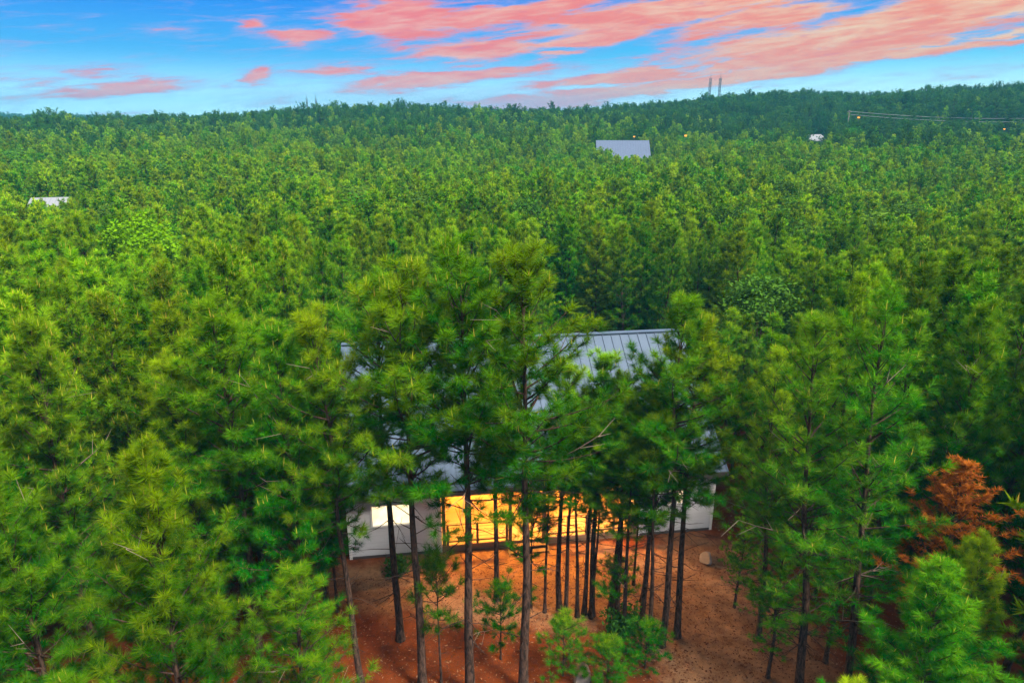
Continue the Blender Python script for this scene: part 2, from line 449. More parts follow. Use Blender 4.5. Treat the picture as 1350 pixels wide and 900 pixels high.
sl_airy = [(1012, 892, 5.2, 'wispy low pine at the bottom of the tan ground left of the broad pine'), (1088, 872, 6.4, 'wispy half-grown pine between the two tall right-hand trunks'), (968, 800, 4.2, 'wispy small pine on the tan ground right of the slim straight trunk')]
for q_, (px_, py_, H_, lb_) in enumerate(sl_airy):
    x, y = on_ground(px_, py_); place_pine(AIRY[q_ % 2], x, y, H_, lb_, wide=1.5, rz=q_ * 2.0)
# understory
def sap(kind, i, pxb, pyb, H, label, group=None, bh=4.0, wide=1.0, lean=(0, 0)):
    x, y = on_ground(pxb, pyb)
    return place_pine(kind[i], x, y, H, label, group, base_h=bh, wide=wide, name='pine_sapling', cat='sapling', lean=lean)
sap(SAP, 1, 582, 900, 5.0, 'thin young pine between the two dark trunks left of centre', wide=0.9)
sap(SAP, 0, 800, 905, 1.9, 'small bushy pine sapling at the bottom edge below the dark shrub', wide=1.7)
sap(SAP, 0, 850, 880, 1.9, 'low pale green pine sapling right of the bottom edge rock', wide=1.6)
sap(SAP, 2, 660, 868, 3.0, 'feathery pine sapling between the two tall trunks in the porch light', wide=1.2)
sap(SAP, 0, 742, 890, 2.4, 'feathery pine sapling left of the dark shrub', wide=1.3)
TG = 'thin young pines before the right half of the porch'
for px, py, H, ki, ln in ((718, 806, 6.4, 0, 0), (745, 817, 8.8, 1, 0.01), (761, 812, 7.6, 0, -0.02), (770, 808, 9.0, 1, 0.015), (779, 814, 6.6, 2, 0.03), (822, 838, 8.2, 2, 0), (856, 857, 9.0, 0, -0.02), (846, 792, 7.4, 1, 0.05), (835, 770, 5.6, 2, 0)):
    sap(THIN, ki, px, py, H, 'thin dark-stemmed young pine in the cluster before the right half of the porch', TG, 8.0, wide=1.15, lean=(0, ln) if ln else (0, 0))
sap(SAP, 2, 812, 822, 2.7, 'bushy young pine spreading between the thin stems at the right half of the porch', wide=1.2)
sap(SAP, 1, 700, 800, 4.6, 'thin young pine with foliage hanging before the porch steps', wide=1.2)
for px, py, H, lb in ((1183, 806, 8.5, 'thin young pine right of the tan ground beside the full tall pine'),
                      (445, 805, 7.0, 'thin young pine at the corner of the pale cabin wall')):
    sap(THIN, 2, px, py, H, lb, None, 8.0)

# dark broadleaf shrub
def shrub(x, y, rad, hh, label, seed):
    r = np.random.RandomState(seed)
    t = empty('shrub', (x, y, float(height(x, y))))
    w, l = TriBag(), TriBag()
    pts = []
    for i in range(26):
        a = r.uniform(0, 6.28); e = r.uniform(0.5, 1.5)
        d = np.array([math.cos(a) * math.cos(e) * rad, math.sin(a) * math.cos(e) * rad, math.sin(e) * hh]) * r.uniform(0.7, 1.1)
        w.tube([np.zeros(3), d * 0.5 + r.uniform(-.08, .08, 3), d], [0.02, 0.012, 0.004], 3)
        for q in range(46):
            pts.append(d * r.uniform(0.35, 1.0) + r.normal(0, 0.13, 3))
    Pp = np.array(pts); n = len(Pp); Pp[:, 2] = np.maximum(Pp[:, 2], 0.06)
    a = unit(r.normal(size=(n, 3))); b = unit(np.cross(a, r.normal(size=(n, 3)))); L = r.uniform(0.06, 0.13, (n, 1))
    V = np.stack([Pp - a * L, Pp + b * L * 0.45, Pp + a * L, Pp - b * L * 0.45], 1).reshape(-1, 3)
    i0 = np.arange(n)[:, None] * 4
    T = np.concatenate([i0 + [0, 1, 2], i0 + [0, 2, 3]], 0)
    A = np.repeat(np.stack([r.rand(n) * .4, r.rand(n), r.rand(n) * .05, np.ones(n)], 1), 4, 0)
    l.add(V, T, A)
    link('stems', w.mesh('stems', [M_BARK], attrs=False), t); link('foliage', l.mesh('foliage', [M_LEAF]), t)
    tag(t, label, 'shrub')
x, y = on_ground(822, 836); shrub(x, y, 1.0, 1.1, 'dark green broadleaf shrub at the foot of the young pines', 5)
x, y = on_ground(545, 705); shrub(HX + 2.2, HY - 0.9, 0.6, 0.6, 'small dark shrub against the pale cabin wall', 6)

def broadleaf(seed, H, Rd, n_l, leaf, mat_l):
    r = np.random.RandomState(seed); w, l = TriBag(), TriBag()
    w.tube([[0, 0, -.2], [.05, 0, H * .3], [0.1, .08, H * .62]], [0.014 * H, 0.010 * H, 0.005 * H], 7)
    pp = []
    for i in range(34):
        a = r.uniform(0, 6.28); q = r.uniform(0, 1); rr = Rd * math.sin(math.acos(1 - 1.55 * q)) * r.uniform(.55, 1.05)
        e = np.array([math.cos(a) * rr, math.sin(a) * rr, H * (0.62 + 0.36 * (1 - 1.55 * q))])
        s0 = np.array([0.06, 0.04, H * r.uniform(.32, .6)])
        w.tube([s0, (s0 + e) / 2 + [0, 0, -.15], e], [0.035, 0.022, 0.006], 4)
        pp.append(e + r.normal(0, 1, (n_l, 3)) * np.array([.42, .42, .30]))
    Pp = np.vstack(pp); n = len(Pp); a = unit(r.normal(size=(n, 3)) * [1, 1, .5]); b = unit(np.cross(a, r.normal(size=(n, 3)))); L = leaf * r.uniform(.7, 1.2, (n, 1))
    V = np.stack([Pp - a * L, Pp + b * L * .55, Pp + a * L, Pp - b * L * .55], 1).reshape(-1, 3); i0 = np.arange(n)[:, None] * 4
    A = np.repeat(np.stack([r.rand(n) * .5, r.rand(n), np.zeros(n), np.ones(n)], 1), 4, 0)
    l.add(V, np.concatenate([i0 + [0, 1, 2], i0 + [0, 2, 3]], 0), A)
    return w, l
M_LIME = needle_mat('lime_leaves', (0.075, 0.25, 0.004), (0.14, 0.35, 0.005), (0.20, 0.42, 0.006), (0.2, 0.3, 0.03), 0.4)
M_OLIVE = needle_mat('olive_leaves', (0.03, 0.10, 0.012), (0.06, 0.17, 0.016), (0.12, 0.20, 0.02), (0.2, 0.2, 0.05), 0.6)
M_FRESH = needle_mat('fresh_leaves', (0.03, 0.14, 0.005), (0.055, 0.22, 0.008), (0.11, 0.28, 0.008), (0.2, 0.25, 0.03), 0.5)
def far_broad(seed, mt):
    w, l = broadleaf(seed, HB, 2.5, 46, 0.17, mt); l.add(np.vstack(w.V), np.vstack(w.T), None, 1)
    return l.mesh('far_broadleaf', [mt, M_BARK])
def near_broad(px, py, Y, mt, seed, label):
    p = at_depth(px, py, Y); zb = float(height(p[0], Y)); H = p[2] - zb
    w, l = broadleaf(seed, H, 2.5, 190, 0.13, mt)
    t = empty('broadleaf_tree', (p[0], Y, zb))
    link('trunk', w.mesh('trunk', [M_BARK], attrs=False, smooth=True), t); link('crown', l.mesh('crown', [mt]), t)
    tag(t, label, 'tree'); TREES.append((p[0], Y, 2.6))
near_broad(181, 280, 42.0, M_LIME, 71, 'bright lime green round-crowned tree rising among the pines on the left')
near_broad(1010, 374, 36.0, M_OLIVE, 72, 'dull olive round-crowned tree at the dark gap right of the cabin roof')

# ------------------------------------------------------------------ forest
FH = R(8.0)
def far_house_xy(): return at_depth(823, 197, 165.0)
GAPS = [(4.0, 44.0, 3.2), (9.5, 40.0, 3.6)]
def allowed(x, y):
    u, v = house_local(x, y)
    if -1.6 < u < HL + 1.5 and -1.0 < v < HD + 1.6: return False
    # the yard in front of the cabin
    if -5.9 < x < 8.4 and 12.0 < y < 30 : return False
    if x > 8.3 and x < 11.4 and 17 < y < 26.5: return False
    if y < 16 and abs(x) < 6.2: return False
    if y < 17 and abs(x) < 12.5: return False
    for gx, gy, gr in GAPS:
        if (x - gx) ** 2 + (y - gy) ** 2 < gr * gr: return False
    return True
LAMPS = [(836, 181, 176, 0.3), (904, 180, 172, 0.4), (1132, 156, 194, 0.4), (1324, 171, 190, 0.3)]
CLEAR = []   # x, y, radius : far buildings
fhp = at_depth(823, 197, 165.0); CLEAR.append((fhp[0], 168, 9.5))
w1 = at_depth(1076, 183, 215.0); CLEAR.append((w1[0], 216, 6.0))
w2 = at_depth(60, 264, 78.0); CLEAR.append((w2[0], 79.5, 4.0))
SIGHT = []   # azimuth, half width (rad), distance, height of the sight line there
def sight(px, py, Y, half): p = at_depth(px, py, Y); SIGHT.append((math.atan2(p[0], Y), half / Y, math.hypot(p[0], Y), p[2]))
sight(1235, 700, 17.3, 2.2); sight(1310, 700, 17.3, 2.4); sight(181, 326, 40, 3.0); sight(1010, 402, 34, 2.2); sight(835, 206, 163, 5.0); sight(1076, 187, 212, 3.0); sight(60, 265, 77, 2.4)
for q_ in LAMPS: sight(q_[0], q_[1] + 5, q_[2], 1.2)
for px_ in range(1118, 1352, 6): sight(px_, 153 + (px_ - 1118) * 0.028, 196, 3.0)


def gen(spacing, d0, d1, az, jitter=0.42):
    xs = np.arange(-d1, d1, spacing); ys = np.arange(-4, d1, spacing)
    X, Y = np.meshgrid(xs, ys)
    X = X + (np.arange(len(ys)) % 2)[:, None] * spacing * 0.5
    X = X + rng.uniform(-jitter, jitter, X.shape) * spacing; Y = Y + rng.uniform(-jitter, jitter, Y.shape) * spacing
    X, Y = X.ravel(), Y.ravel(); d = np.hypot(X, Y); a = np.abs(np.arctan2(X, Y))
    k = (d > d0) & (d <= d1) & (a < az + 4.0 / np.maximum(d, 1)) & (Y > 2)
    return X[k], Y[k]
gr = np.random.RandomState(31)
for _ in range(46):
    a_, d_ = gr.uniform(-.72, .72), 48 + 150 * gr.rand() ** 0.8
    CLEAR.append((d_ * math.sin(a_), d_ * math.cos(a_), gr.uniform(2.0, 3.4)))
rng = np.random.RandomState(19)
P1 = gen(2.25, 9, 62, R(48)); P2 = gen(2.2, 62, 150, R(47)); P3 = gen(2.9, 150, 400, R(46)); P4 = gen(6.0, 620, 880, R(42))
pts = []
for (X, Y), lvl in ((P1, 0), (P2, 1), (P3, 2), (P4, 3)):
    for x, y in zip(X, Y):
        if lvl == 0:
            if not allowed(x, y): continue
            if any((x - a) ** 2 + (y - b) ** 2 < c * c for a, b, c in TREES): continue
        if any((x - a) ** 2 + (y - b) ** 2 < c * c for a, b, c in CLEAR): continue
        g = math.sin(x * 0.21 + 1.0) * math.sin(y * 0.17 + 0.4) + 0.6 * math.sin(x * 0.09 - y * 0.07)
        H = 11.5 + 0.6 * g + rng.normal(0, 0.45)
        if lvl == 0:
            d = math.hypot(x, y)
            H += 1.6 * (1 - min(1, max(0, (d - 16) / 24)))
            u, v = house_local(x, y)
            if v > HD and -3 < u < HL + 3: H = min(H, 11.6)
            if d < 15: H = min(H, 10.8)
        H = max(8.0, min(14.2, H)) if lvl < 2 else H
        if lvl == 2:
            d_ = math.hypot(x, y)
            H *= 1.0 + 0.3 * min(1, max(0, (d_ - 185) / 70)) + rng.normal(0, .05)
        # keep the sight lines over the far roofs
        d = math.hypot(x, y); a_ = math.atan2(x, y)
        if lvl < 3:
            for sa, sh, sd_, sz in SIGHT:
                if d < sd_ and abs(a_ - sa) < sh:
                    zz = CAM_H + (sz - CAM_H) * d / sd_
                    H = min(H, max(3.0 if d < 30 else 4.0, (zz - float(height(x, y))) * (0.92 + 0.09 * rng.rand())))
        pts.append((x, y, H, lvl))

# the nearest pines inside the frame are things of their own
def in_frame(x, y, H):
    c, s = math.cos(PITCH), math.sin(PITCH)
    for zf in (0.95, 0.6, 0.35):
        z = float(height(x, y)) + H * zf - CAM_H
        dep = y * c - z * s
        if dep < 1: continue
        sx = x / dep * F; sy = (y * s + z * c) / dep * F
        if abs(sx) < 675 + 1.0 / dep * F and sy > -450 and sy < 450: return True
    return False
HIDDEN = [(-21.24, 23.94), (-22.11, 25.64), (-23.14, 27.68), (-23.97, 29.94), (25.06, 29.28), (-25.33, 31.79), (-27.19, 34.53), (28.73, 34.42), (24.05, 38.14), (-28.75, 35.07), (-30.47, 37.21), (20.96, 43.29), (-15.48, 45.63), (-29.99, 38.02), (26.03, 40.94), (24.78, 42.33), (31.73, 38.43), (-31.45, 38.88), (31.63, 40.5), (-32.49, 40.22), (-34.3, 42.53)]   # pines wholly behind others from the camera join the mass
near, rest = [], []
for p in pts:
    (near if p[3] == 0 and in_frame(p[0], p[1], p[2]) else rest).append(p)
near.sort(key=lambda p: math.hypot(p[0], p[1]))
MAXN = 262
unseen = lambda p: any(abs(p[0] - a) < 0.02 and abs(p[1] - b) < 0.02 for a, b in HIDDEN)
rest += [p for p in near if unseen(p)]
vis = [p for p in near if not unseen(p)]
rest += vis[MAXN:] ; vis = vis[:MAXN]
for i, (x, y, H, l) in enumerate(vis):
    u, v = house_local(x, y); az = math.atan2(x, y)
    d = math.hypot(x, y)
    if v > HD and -2.5 < az * 57.3 + 0 and -12 < az * 57.3 < 16:
        lb, gp = 'green pine in the dense stand directly behind the cabin roof', 'pines behind the cabin'
    elif x < 0:
        lb, gp = 'green pine in the dense stand to the left of the cabin', 'pines left of the cabin'
    else:
        lb, gp = 'green pine in the dense stand to the right of the cabin', 'pines right of the cabin'
    protos = HERO if d < 21 else MID
    lr = np.random.RandomState(int(abs(x) * 1000 + abs(y) * 7919 + 5) % 1000003)
    place_pine(protos[lr.randint(len(protos))], x, y, H, lb, gp, rz=lr.uniform(0, 6.28), wide=lr.uniform(0.95, 1.25))

# the rest of the forest reads as one mass
def forest(name, P, label, obs):
    me = bpy.data.meshes.new(name)
    A = np.array(P, float); n = len(A)
    z = height(A[:, 0], A[:, 1]) - 0.05
    me.vertices.add(n); me.vertices.foreach_set('co', np.stack([A[:, 0], A[:, 1], z], 1).astype(np.float32).ravel())
    def at(nm, typ, key, val):
        a = me.attributes.new(nm, typ, 'POINT'); a.data.foreach_set(key, val)
    s = A[:, 2] / HB; w = s * rng.uniform(0.9, 1.3, n)
    at('tree_scale', 'FLOAT_VECTOR', 'vector', np.stack([w, w, s], 1).astype(np.float32).ravel())
    at('tree_turn', 'FLOAT_VECTOR', 'vector', np.stack([rng.normal(0, .03, n), rng.normal(0, .03, n), rng.uniform(0, 6.28, n)], 1).astype(np.float32).ravel())
    at('tree_kind', 'INT', 'value', rng.randint(0, len(obs), n).astype(np.int32))
    o = link(name, me)
    g = bpy.data.node_groups.new(name, 'GeometryNodeTree')
    g.interface.new_socket('Geometry', in_out='INPUT', socket_type='NodeSocketGeometry')
    g.interface.new_socket('Geometry', in_out='OUTPUT', socket_type='NodeSocketGeometry')
    nd = g.nodes; lk = g.links
    gi, go = nd.new('NodeGroupInput'), nd.new('NodeGroupOutput')
    join = nd.new('GeometryNodeGeometryToInstance')
    for ob in reversed(obs):
        oi = nd.new('GeometryNodeObjectInfo'); oi.inputs['Object'].default_value = ob; oi.inputs['As Instance'].default_value = True
        lk.new(oi.outputs['Geometry'], join.inputs[0])
    jn = nd.new('GeometryNodeJoinGeometry')
    nd.remove(join)
    for q in [x for x in nd if x.bl_idname == 'GeometryNodeObjectInfo']: lk.new(q.outputs['Geometry'], jn.inputs[0])
    ip = nd.new('GeometryNodeInstanceOnPoints'); ip.inputs['Pick Instance'].default_value = True
    def named(nm, t):
        q = nd.new('GeometryNodeInputNamedAttribute'); q.data_type = t; q.inputs['Name'].default_value = nm
        return next(s for s in q.outputs if s.enabled and s.name == 'Attribute')
    lk.new(gi.outputs[0], ip.inputs['Points']); lk.new(jn.outputs[0], ip.inputs['Instance'])
    lk.new(named('tree_kind', 'INT'), ip.inputs['Instance Index'])
    e2r = nd.new('FunctionNodeEulerToRotation'); lk.new(named('tree_turn', 'FLOAT_VECTOR'), e2r.inputs[0])
    lk.new(e2r.outputs[0], ip.inputs['Rotation'])
    lk.new(named('tree_scale', 'FLOAT_VECTOR'), ip.inputs['Scale'])
    lk.new(ip.outputs[0], go.inputs[0])
    md = o.modifiers.new('forest', 'NODES'); md.node_group = g
    tag(o, label, 'forest', kind='stuff')
    return o
FAR_OBS = [bpy.data.objects.new('far_pine', me) for me in FAR * 4 + [far_broad(81, M_FRESH), far_broad(82, M_OLIVE)]]
MAT_OBS = [bpy.data.objects.new('mature_pine', me) for me in MATURE]
MR = np.random.RandomState(77)
def is_mature_(p):
    if p[3] != 2: return False
    d = math.hypot(p[0], p[1]); az = math.atan2(p[0], p[1])
    edge = 212 - 25 * float(sstep(0.0, 0.5, az)) + 12 * math.sin(p[0] * 0.06) + 10 * math.sin(p[0] * 0.023 + 2)
    return d > edge + MR.normal(0, 42)
mature_flags = {id(p): is_mature_(p) for p in rest}
def is_mature(p): return mature_flags[id(p)]
forest('pine_forest', [p for p in rest if p[3] < 3 and not is_mature(p)], 'dense green pine forest stretching from behind the cabin towards the skyline', FAR_OBS)
forest('mature_forest', [p for p in rest if is_mature(p)], 'dark tall pine forest along the skyline ridges', MAT_OBS)
forest('distant_forest', [p for p in rest if p[3] == 3], 'hazy blue wooded ridge seen far off in the gap of the skyline', MAT_OBS)

# ------------------------------------------------------------------ ground
def axis(n, fine, far):
    t = np.linspace(-1, 1, n); k = 5.2
    return np.sinh(t * k) / math.sinh(k) * far
gx = axis(181, 0, 1500.0); gy = np.concatenate([np.linspace(-60, 60, 81), 60 + (np.sinh(np.linspace(0, 1, 91)[1:] * 3.2) / math.sinh(3.2)) * 1500])
GX, GY = np.meshgrid(gx, gy)
GZ = height(GX, GY)
nx, ny = len(gx), len(gy)
V = np.stack([GX, GY, GZ], 2).reshape(-1, 3)
ii = (np.arange(ny - 1)[:, None] * nx + np.arange(nx - 1)[None]).ravel()
T = np.concatenate([np.stack([ii, ii + 1, ii + nx + 1], 1), np.stack([ii, ii + nx + 1, ii + nx], 1)], 0)
m, k = mat('forest_floor'); M_GROUND = m
co = objco(k)
n1 = k.noise(co, 0.45, 6, 0.6); n2 = k.noise(co, 5.0, 6, 0.7); n3 = k.noise(co, 22.0, 5, 0.7)
n4 = k.noise(co, 60.0, 4, 0.75); n6 = k.noise(co, 1.6, 5, 0.65)
mixn = k.math('MULTIPLY_ADD', n4, 0.6, k.math('MULTIPLY', n6, 0.4))
red = k.mix(k.step(0.36, 0.64, mixn), C4(0.040, 0.007, 0.001), C4(0.150, 0.031, 0.004))
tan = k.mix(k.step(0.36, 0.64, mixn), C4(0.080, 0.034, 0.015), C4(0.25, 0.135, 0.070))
sx = k.sep(co)
def blob(cx, cy, rx, ry):
    d = k.vmath('LENGTH', k.vmath('MULTIPLY', k.vmath('SUBTRACT', co, (cx, cy, 0)), (1 / rx, 1 / ry, 0)))
    return k.math('ADD', d, k.math('MULTIPLY_ADD', n1, 1.1, -0.55))
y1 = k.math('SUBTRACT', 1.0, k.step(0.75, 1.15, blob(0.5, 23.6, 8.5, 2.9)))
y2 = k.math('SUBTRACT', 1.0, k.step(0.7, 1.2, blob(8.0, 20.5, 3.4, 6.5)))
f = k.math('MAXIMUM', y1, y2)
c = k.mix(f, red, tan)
c = k.mix(k.math('MULTIPLY', k.step(0.60, 0.70, n4), 0.5), c, C4(0.34, 0.19, 0.10))
c = k.mix(k.math('MULTIPLY', k.step(0.52, 0.66, n2), 0.45), c, C4(0.055, 0.016, 0.006))
c = k.mix(k.math('MULTIPLY', k.step(0.6, 0.42, n3), 0.0), c, C4(0.05, 0.02, 0.01))
principled(k, c, 0.95, 0, bump(k, k.math('ADD', n4, k.math('MULTIPLY', n6, 1.5)), 0.6, 0.02), spec=0.1)
g = link('ground', mesh_arrays('ground', V, T, [M_GROUND], smooth=True)); tag(g, kind='structure')

# fallen leaves and pine straw on the yard
r = np.random.RandomState(11); n = 42000
X = r.uniform(-14, 15, n); Y = r.uniform(14, 31, n)
u = (X - HX) * math.cos(YAW) + (Y - HY) * math.sin(YAW); v = -(X - HX) * math.sin(YAW) + (Y - HY) * math.cos(YAW)
kk = ~((u > -.2) & (u < HL + .2) & (v > -1.4)); X, Y = X[kk], Y[kk]; n = len(X)
Pp = np.stack([X, Y, height(X, Y) + r.uniform(0.008, 0.03, n)], 1)
a = r.uniform(0, 6.28, n); L = r.uniform(0.018, 0.06, n); wd = r.uniform(0.25, 0.7, n)
A1 = np.stack([np.cos(a), np.sin(a), r.uniform(-.25, .25, n)], 1) * L[:, None]; B1 = np.stack([-np.sin(a), np.cos(a), r.uniform(-.3, .3, n)], 1) * (L * wd)[:, None]
V = np.stack([Pp - A1, Pp + B1, Pp + A1, Pp - B1], 1).reshape(-1, 3)
i0 = np.arange(n)[:, None] * 4
T = np.concatenate([i0 + [0, 1, 2], i0 + [0, 2, 3]], 0)
at = np.repeat(np.stack([r.rand(n), r.rand(n), r.rand(n), np.ones(n)], 1), 4, 0)
m, k = mat('dry_leaf')
an = k.new('ShaderNodeAttribute', attribute_name='tint'); sc = k.new('ShaderNodeSeparateColor'); k.l.new(an.outputs['Color'], sc.inputs[0])
principled(k, k.mix(k.step(.55, 1.0, sc.outputs[0]), C4(0.07, 0.022, 0.008), C4(0.20, 0.105, 0.06)), 0.9, spec=0.1)
lt = link('leaf_litter', mesh_arrays('leaf_litter', V, T, [m], attrs=at)); tag(lt, 'dry tan leaves and pine straw littering the red yard', 'leaf litter', kind='stuff')

# rocks
M_ROCK = simple('grey_rock', (0.16, 0.13, 0.12), 0.9, 0, 0.45, 4.0)
def rock(px, py, sx_, sy_, sz_, seed, label):
    r = random.Random(seed); x, y = on_ground(px, py)
    b = BM(); b.ball((0, 0, 0), 1.0, 3)
    offs = [(Vector((r.gauss(0, 1), r.gauss(0, 1), r.gauss(0, 1))).normalized(), r.uniform(0.42, 0.85)) for _ in range(11)]
    for v in b.bm.verts:
        for nn, dd in offs:
            q = v.co.dot(nn)
            if q > dd: v.co -= nn * (q - dd) * 0.9
        v.co += Vector((r.gauss(0, .012), r.gauss(0, .012), r.gauss(0, .012)))
        v.co = Vector((v.co.x * sx_, v.co.y * sy_, v.co.z * sz_ + sz_ * 0.35))
    o = b.build('rock', M_ROCK); o.location = (x, y, float(height(x, y))); o.rotation_euler = (0, 0, r.uniform(0, 6))
    tag(o, label, 'rock')
rock(766, 893, 0.62, 0.42, 0.18, 3, 'pale flat grey rock half hidden at the bottom edge of the yard')
rock(931, 739, 0.5, 0.34, 0.24, 4, 'rounded pale rock on the tan ground right of the cabin')

# ------------------------------------------------------------------ cabin
def siding(name, base, pitch=0.18, axis_i=2, rough=0.65):
    m, k = mat(name); co = objco(k); s = k.sep(co)
    w = k.math('FRACT', k.math('DIVIDE', s[axis_i], pitch))
    n = k.noise(co, 3.0, 6, 0.65)
    c = k.mix(n, C4(*[q * 0.82 for q in base]), C4(*base))
    c = k.mix(k.math('MULTIPLY', k.step(0.08, 0.0, w), 0.5), c, C4(*[q * 0.45 for q in base]))
    principled(k, c, rough, 0, bump(k, w, 0.5, 0.012))
    return m
M_SIDE = siding('pale_lap_siding', (0.62, 0.63, 0.66))
M_WOOD = siding('warm_wood_boards', (0.44, 0.26, 0.12), 0.15)
M_DECK = siding('deck_boards', (0.22, 0.13, 0.075), 0.14, 1)
M_TIMBER = simple('dark_timber', (0.10, 0.055, 0.03), 0.75, 0, 0.35, 9)
M_TRIM = simple('dark_trim', (0.06, 0.05, 0.05), 0.6, 0, 0.2, 5)
M_WHITE = simple('white_frame', (0.7, 0.7, 0.68), 0.5, 0, 0.06, 5)
m, k = mat('blue_grey_metal_roof'); M_ROOF = m
co = objco(k); n = k.noise(k.vmath('MULTIPLY', co, (3, 0.6, 0.6)), 1.2, 5, 0.6)
principled(k, k.mix(n, C4(0.050, 0.085, 0.145), C4(0.085, 0.122, 0.185)), k.math('MULTIPLY_ADD', n, 0.2, 0.48), 0.0, spec=0.3)
M_BULB = emitter('lit_bulb', (1.0, 0.62, 0.22), 40.0)

def lit_pane(name, a, b, st):
    m, k = mat(name); co = objco(k); s = k.sep(co)
    n = k.noise(co, 1.7, 3, 0.5)
    e = k.new('ShaderNodeEmission'); k.put(e.inputs[0], k.mix(k.step(0.35, 0.65, n), C4(*a), C4(*b))); e.inputs[1].default_value = st
    gl = k.new('ShaderNodeBsdfGlossy'); gl.inputs['Roughness'].default_value = 0.05
    mx = k.new('ShaderNodeMixShader'); mx.inputs[0].default_value = 0.06
    k.l.new(e.outputs[0], mx.inputs[1]); k.l.new(gl.outputs[0], mx.inputs[2])
    o = k.new('ShaderNodeOutputMaterial'); k.l.new(mx.outputs[0], o.inputs[0])
    return m
M_PANE = lit_pane('lit_window_glass', (1.0, 0.45, 0.10), (1.0, 0.66, 0.26), 1.1)
M_PANE2 = lit_pane('cream_lit_glass', (1.0, 0.72, 0.36), (1.0, 0.82, 0.52), 1.0)

m, k = mat('dark_window_glass'); principled(k, C4(0.03, 0.028, 0.025), 0.08); M_DARKGLASS = m
cab = empty('cabin', (HX, HY, 0.0), YAW)
tag(cab, 'long cabin with a blue-grey metal roof and glowing front porch among the pines', 'cabin')
FLOOR, EAVE, RIDGE = 0.30, 3.25, 7.55
PX0, PX1, PD = 3.95, 12.75, 2.6         # porch opening along the front, and its depth
TH = 0.16
def wall_front(b, x0, x1, y, z0, z1, holes):
    """front wall strip with rectangular openings (x0,x1,z0,z1)"""
    xs = x0
    for hx0, hx1, hz0, hz1 in sorted(holes):
        if hx0 > xs: b.box((xs, y, z0), (hx0, y + TH, z1))
        b.box((hx0, y, z0), (hx1, y + TH, hz0)); b.box((hx0, y, hz1), (hx1, y + TH, z1))
        xs = hx1
    if x1 > xs: b.box((xs, y, z0), (x1, y + TH, z1))
WL = [(1.05, 2.6, 1.55, 2.5)]; WR = [(14.1, 15.0, 1.5, 2.6)]
b = BM()
wall_front(b, 0, PX0, 0, -0.3, EAVE, WL); wall_front(b, PX1, HL, 0, -0.3, EAVE, WR)
b.box((PX0 - TH, TH, -0.3), (PX0, PD, EAVE)); b.box((PX1, TH, -0.3), (PX1 + TH, PD, EAVE))
b.box((TH, HD - TH, -0.3), (HL - TH, HD, EAVE))
for x0 in (0.0, HL - TH):
    y0 = TH
    b.poly([(x0, TH, -0.3), (x0, HD, -0.3), (x0, HD, EAVE), (x0, HD / 2, RIDGE - 0.08), (x0, TH, EAVE + 0.05)], TH, (1, 0, 0))
b.build('wall', M_SIDE, cab)
# porch back wall in wood, with door and windows
PW = [(PX0 + 0.7, PX0 + 2.2, 1.3, 2.55), (PX0 + 2.9, PX0 + 3.8, 0.5, 2.55), (PX0 + 4.4, PX0 + 5.9, 1.3, 2.55), (PX0 + 6.6, PX0 + 8.1, 1.3, 2.55)]
b = BM(); wall_front(b, PX0 + 0.003, PX1 - 0.003, PD, FLOOR - 0.3, EAVE - 0.06, PW); b.build('porch_wall', M_WOOD, cab)
b = BM(); b.box((PX0 + .003, 0.05, EAVE - 0.06), (PX1 - .003, PD + TH, EAVE - 0.01)); b.build('porch_ceiling', M_WOOD, cab)
# roof
OH, OG = 0.34, 0.4
sl = (RIDGE - EAVE) / (HD / 2)
b = BM()
for sgn in (0, 1):
    def rp(x, d, up=0.0):   # d from eave edge (0) to ridge (1)
        y = -OH + d * (HD / 2 + OH); z = EAVE + 0.06 + (y) * sl
        if sgn: y = HD - y
        return Vector((x, y, z + up))
    b.poly([rp(-OG, 0), rp(HL + OG, 0), rp(HL + OG, 1), rp(-OG, 1)], 0.09, (0, 0, 1))
    x = -OG + 0.02
    while x < HL + OG:
        b.bar(rp(x, 0.004, 0.115), rp(x, 0.995, 0.115), 0.03, 0.04)
        x += 0.46
b.bar((-OG, HD / 2, RIDGE + 0.165), (HL + OG, HD / 2, RIDGE + 0.165), 0.32, 0.05)
b.build('roof', M_ROOF, cab)
b = BM()
b.box((-OG, -OH - 0.035, EAVE + 0.06 - OH * sl - 0.17), (HL + OG, -OH - 0.004, EAVE + 0.06 - OH * sl + 0.07))
b.box((-OG + 0.05, -OH, EAVE - OH * sl - 0.08), (HL + OG - 0.05, -0.004, EAVE - OH * sl - 0.05))
b.build('fascia', M_TRIM, cab)
b = BM()
for x0_, x1_ in ((-0.02, 0.10), (PX0 - 0.12, PX0 - 0.003), (PX1 + 0.003, PX1 + 0.12), (HL - 0.10, HL + 0.02)): b.box((x0_, -0.025, -0.25), (x1_, -0.003, EAVE - 0.36))
b.build('corner_board', M_WHITE, cab)
b = BM(); b.box((0.105, -0.03, -0.25), (PX0 - .125, -0.003, 0.12)); b.box((PX1 + .125, -0.03, -0.25), (HL - .105, -0.003, 0.12)); b.build('skirting', M_TRIM, cab)
b = BM(); b.box((PX0, -0.04, EAVE - 0.5), (PX1, 0.12, EAVE - 0.07)); b.build('porch_beam', M_TIMBER, cab)
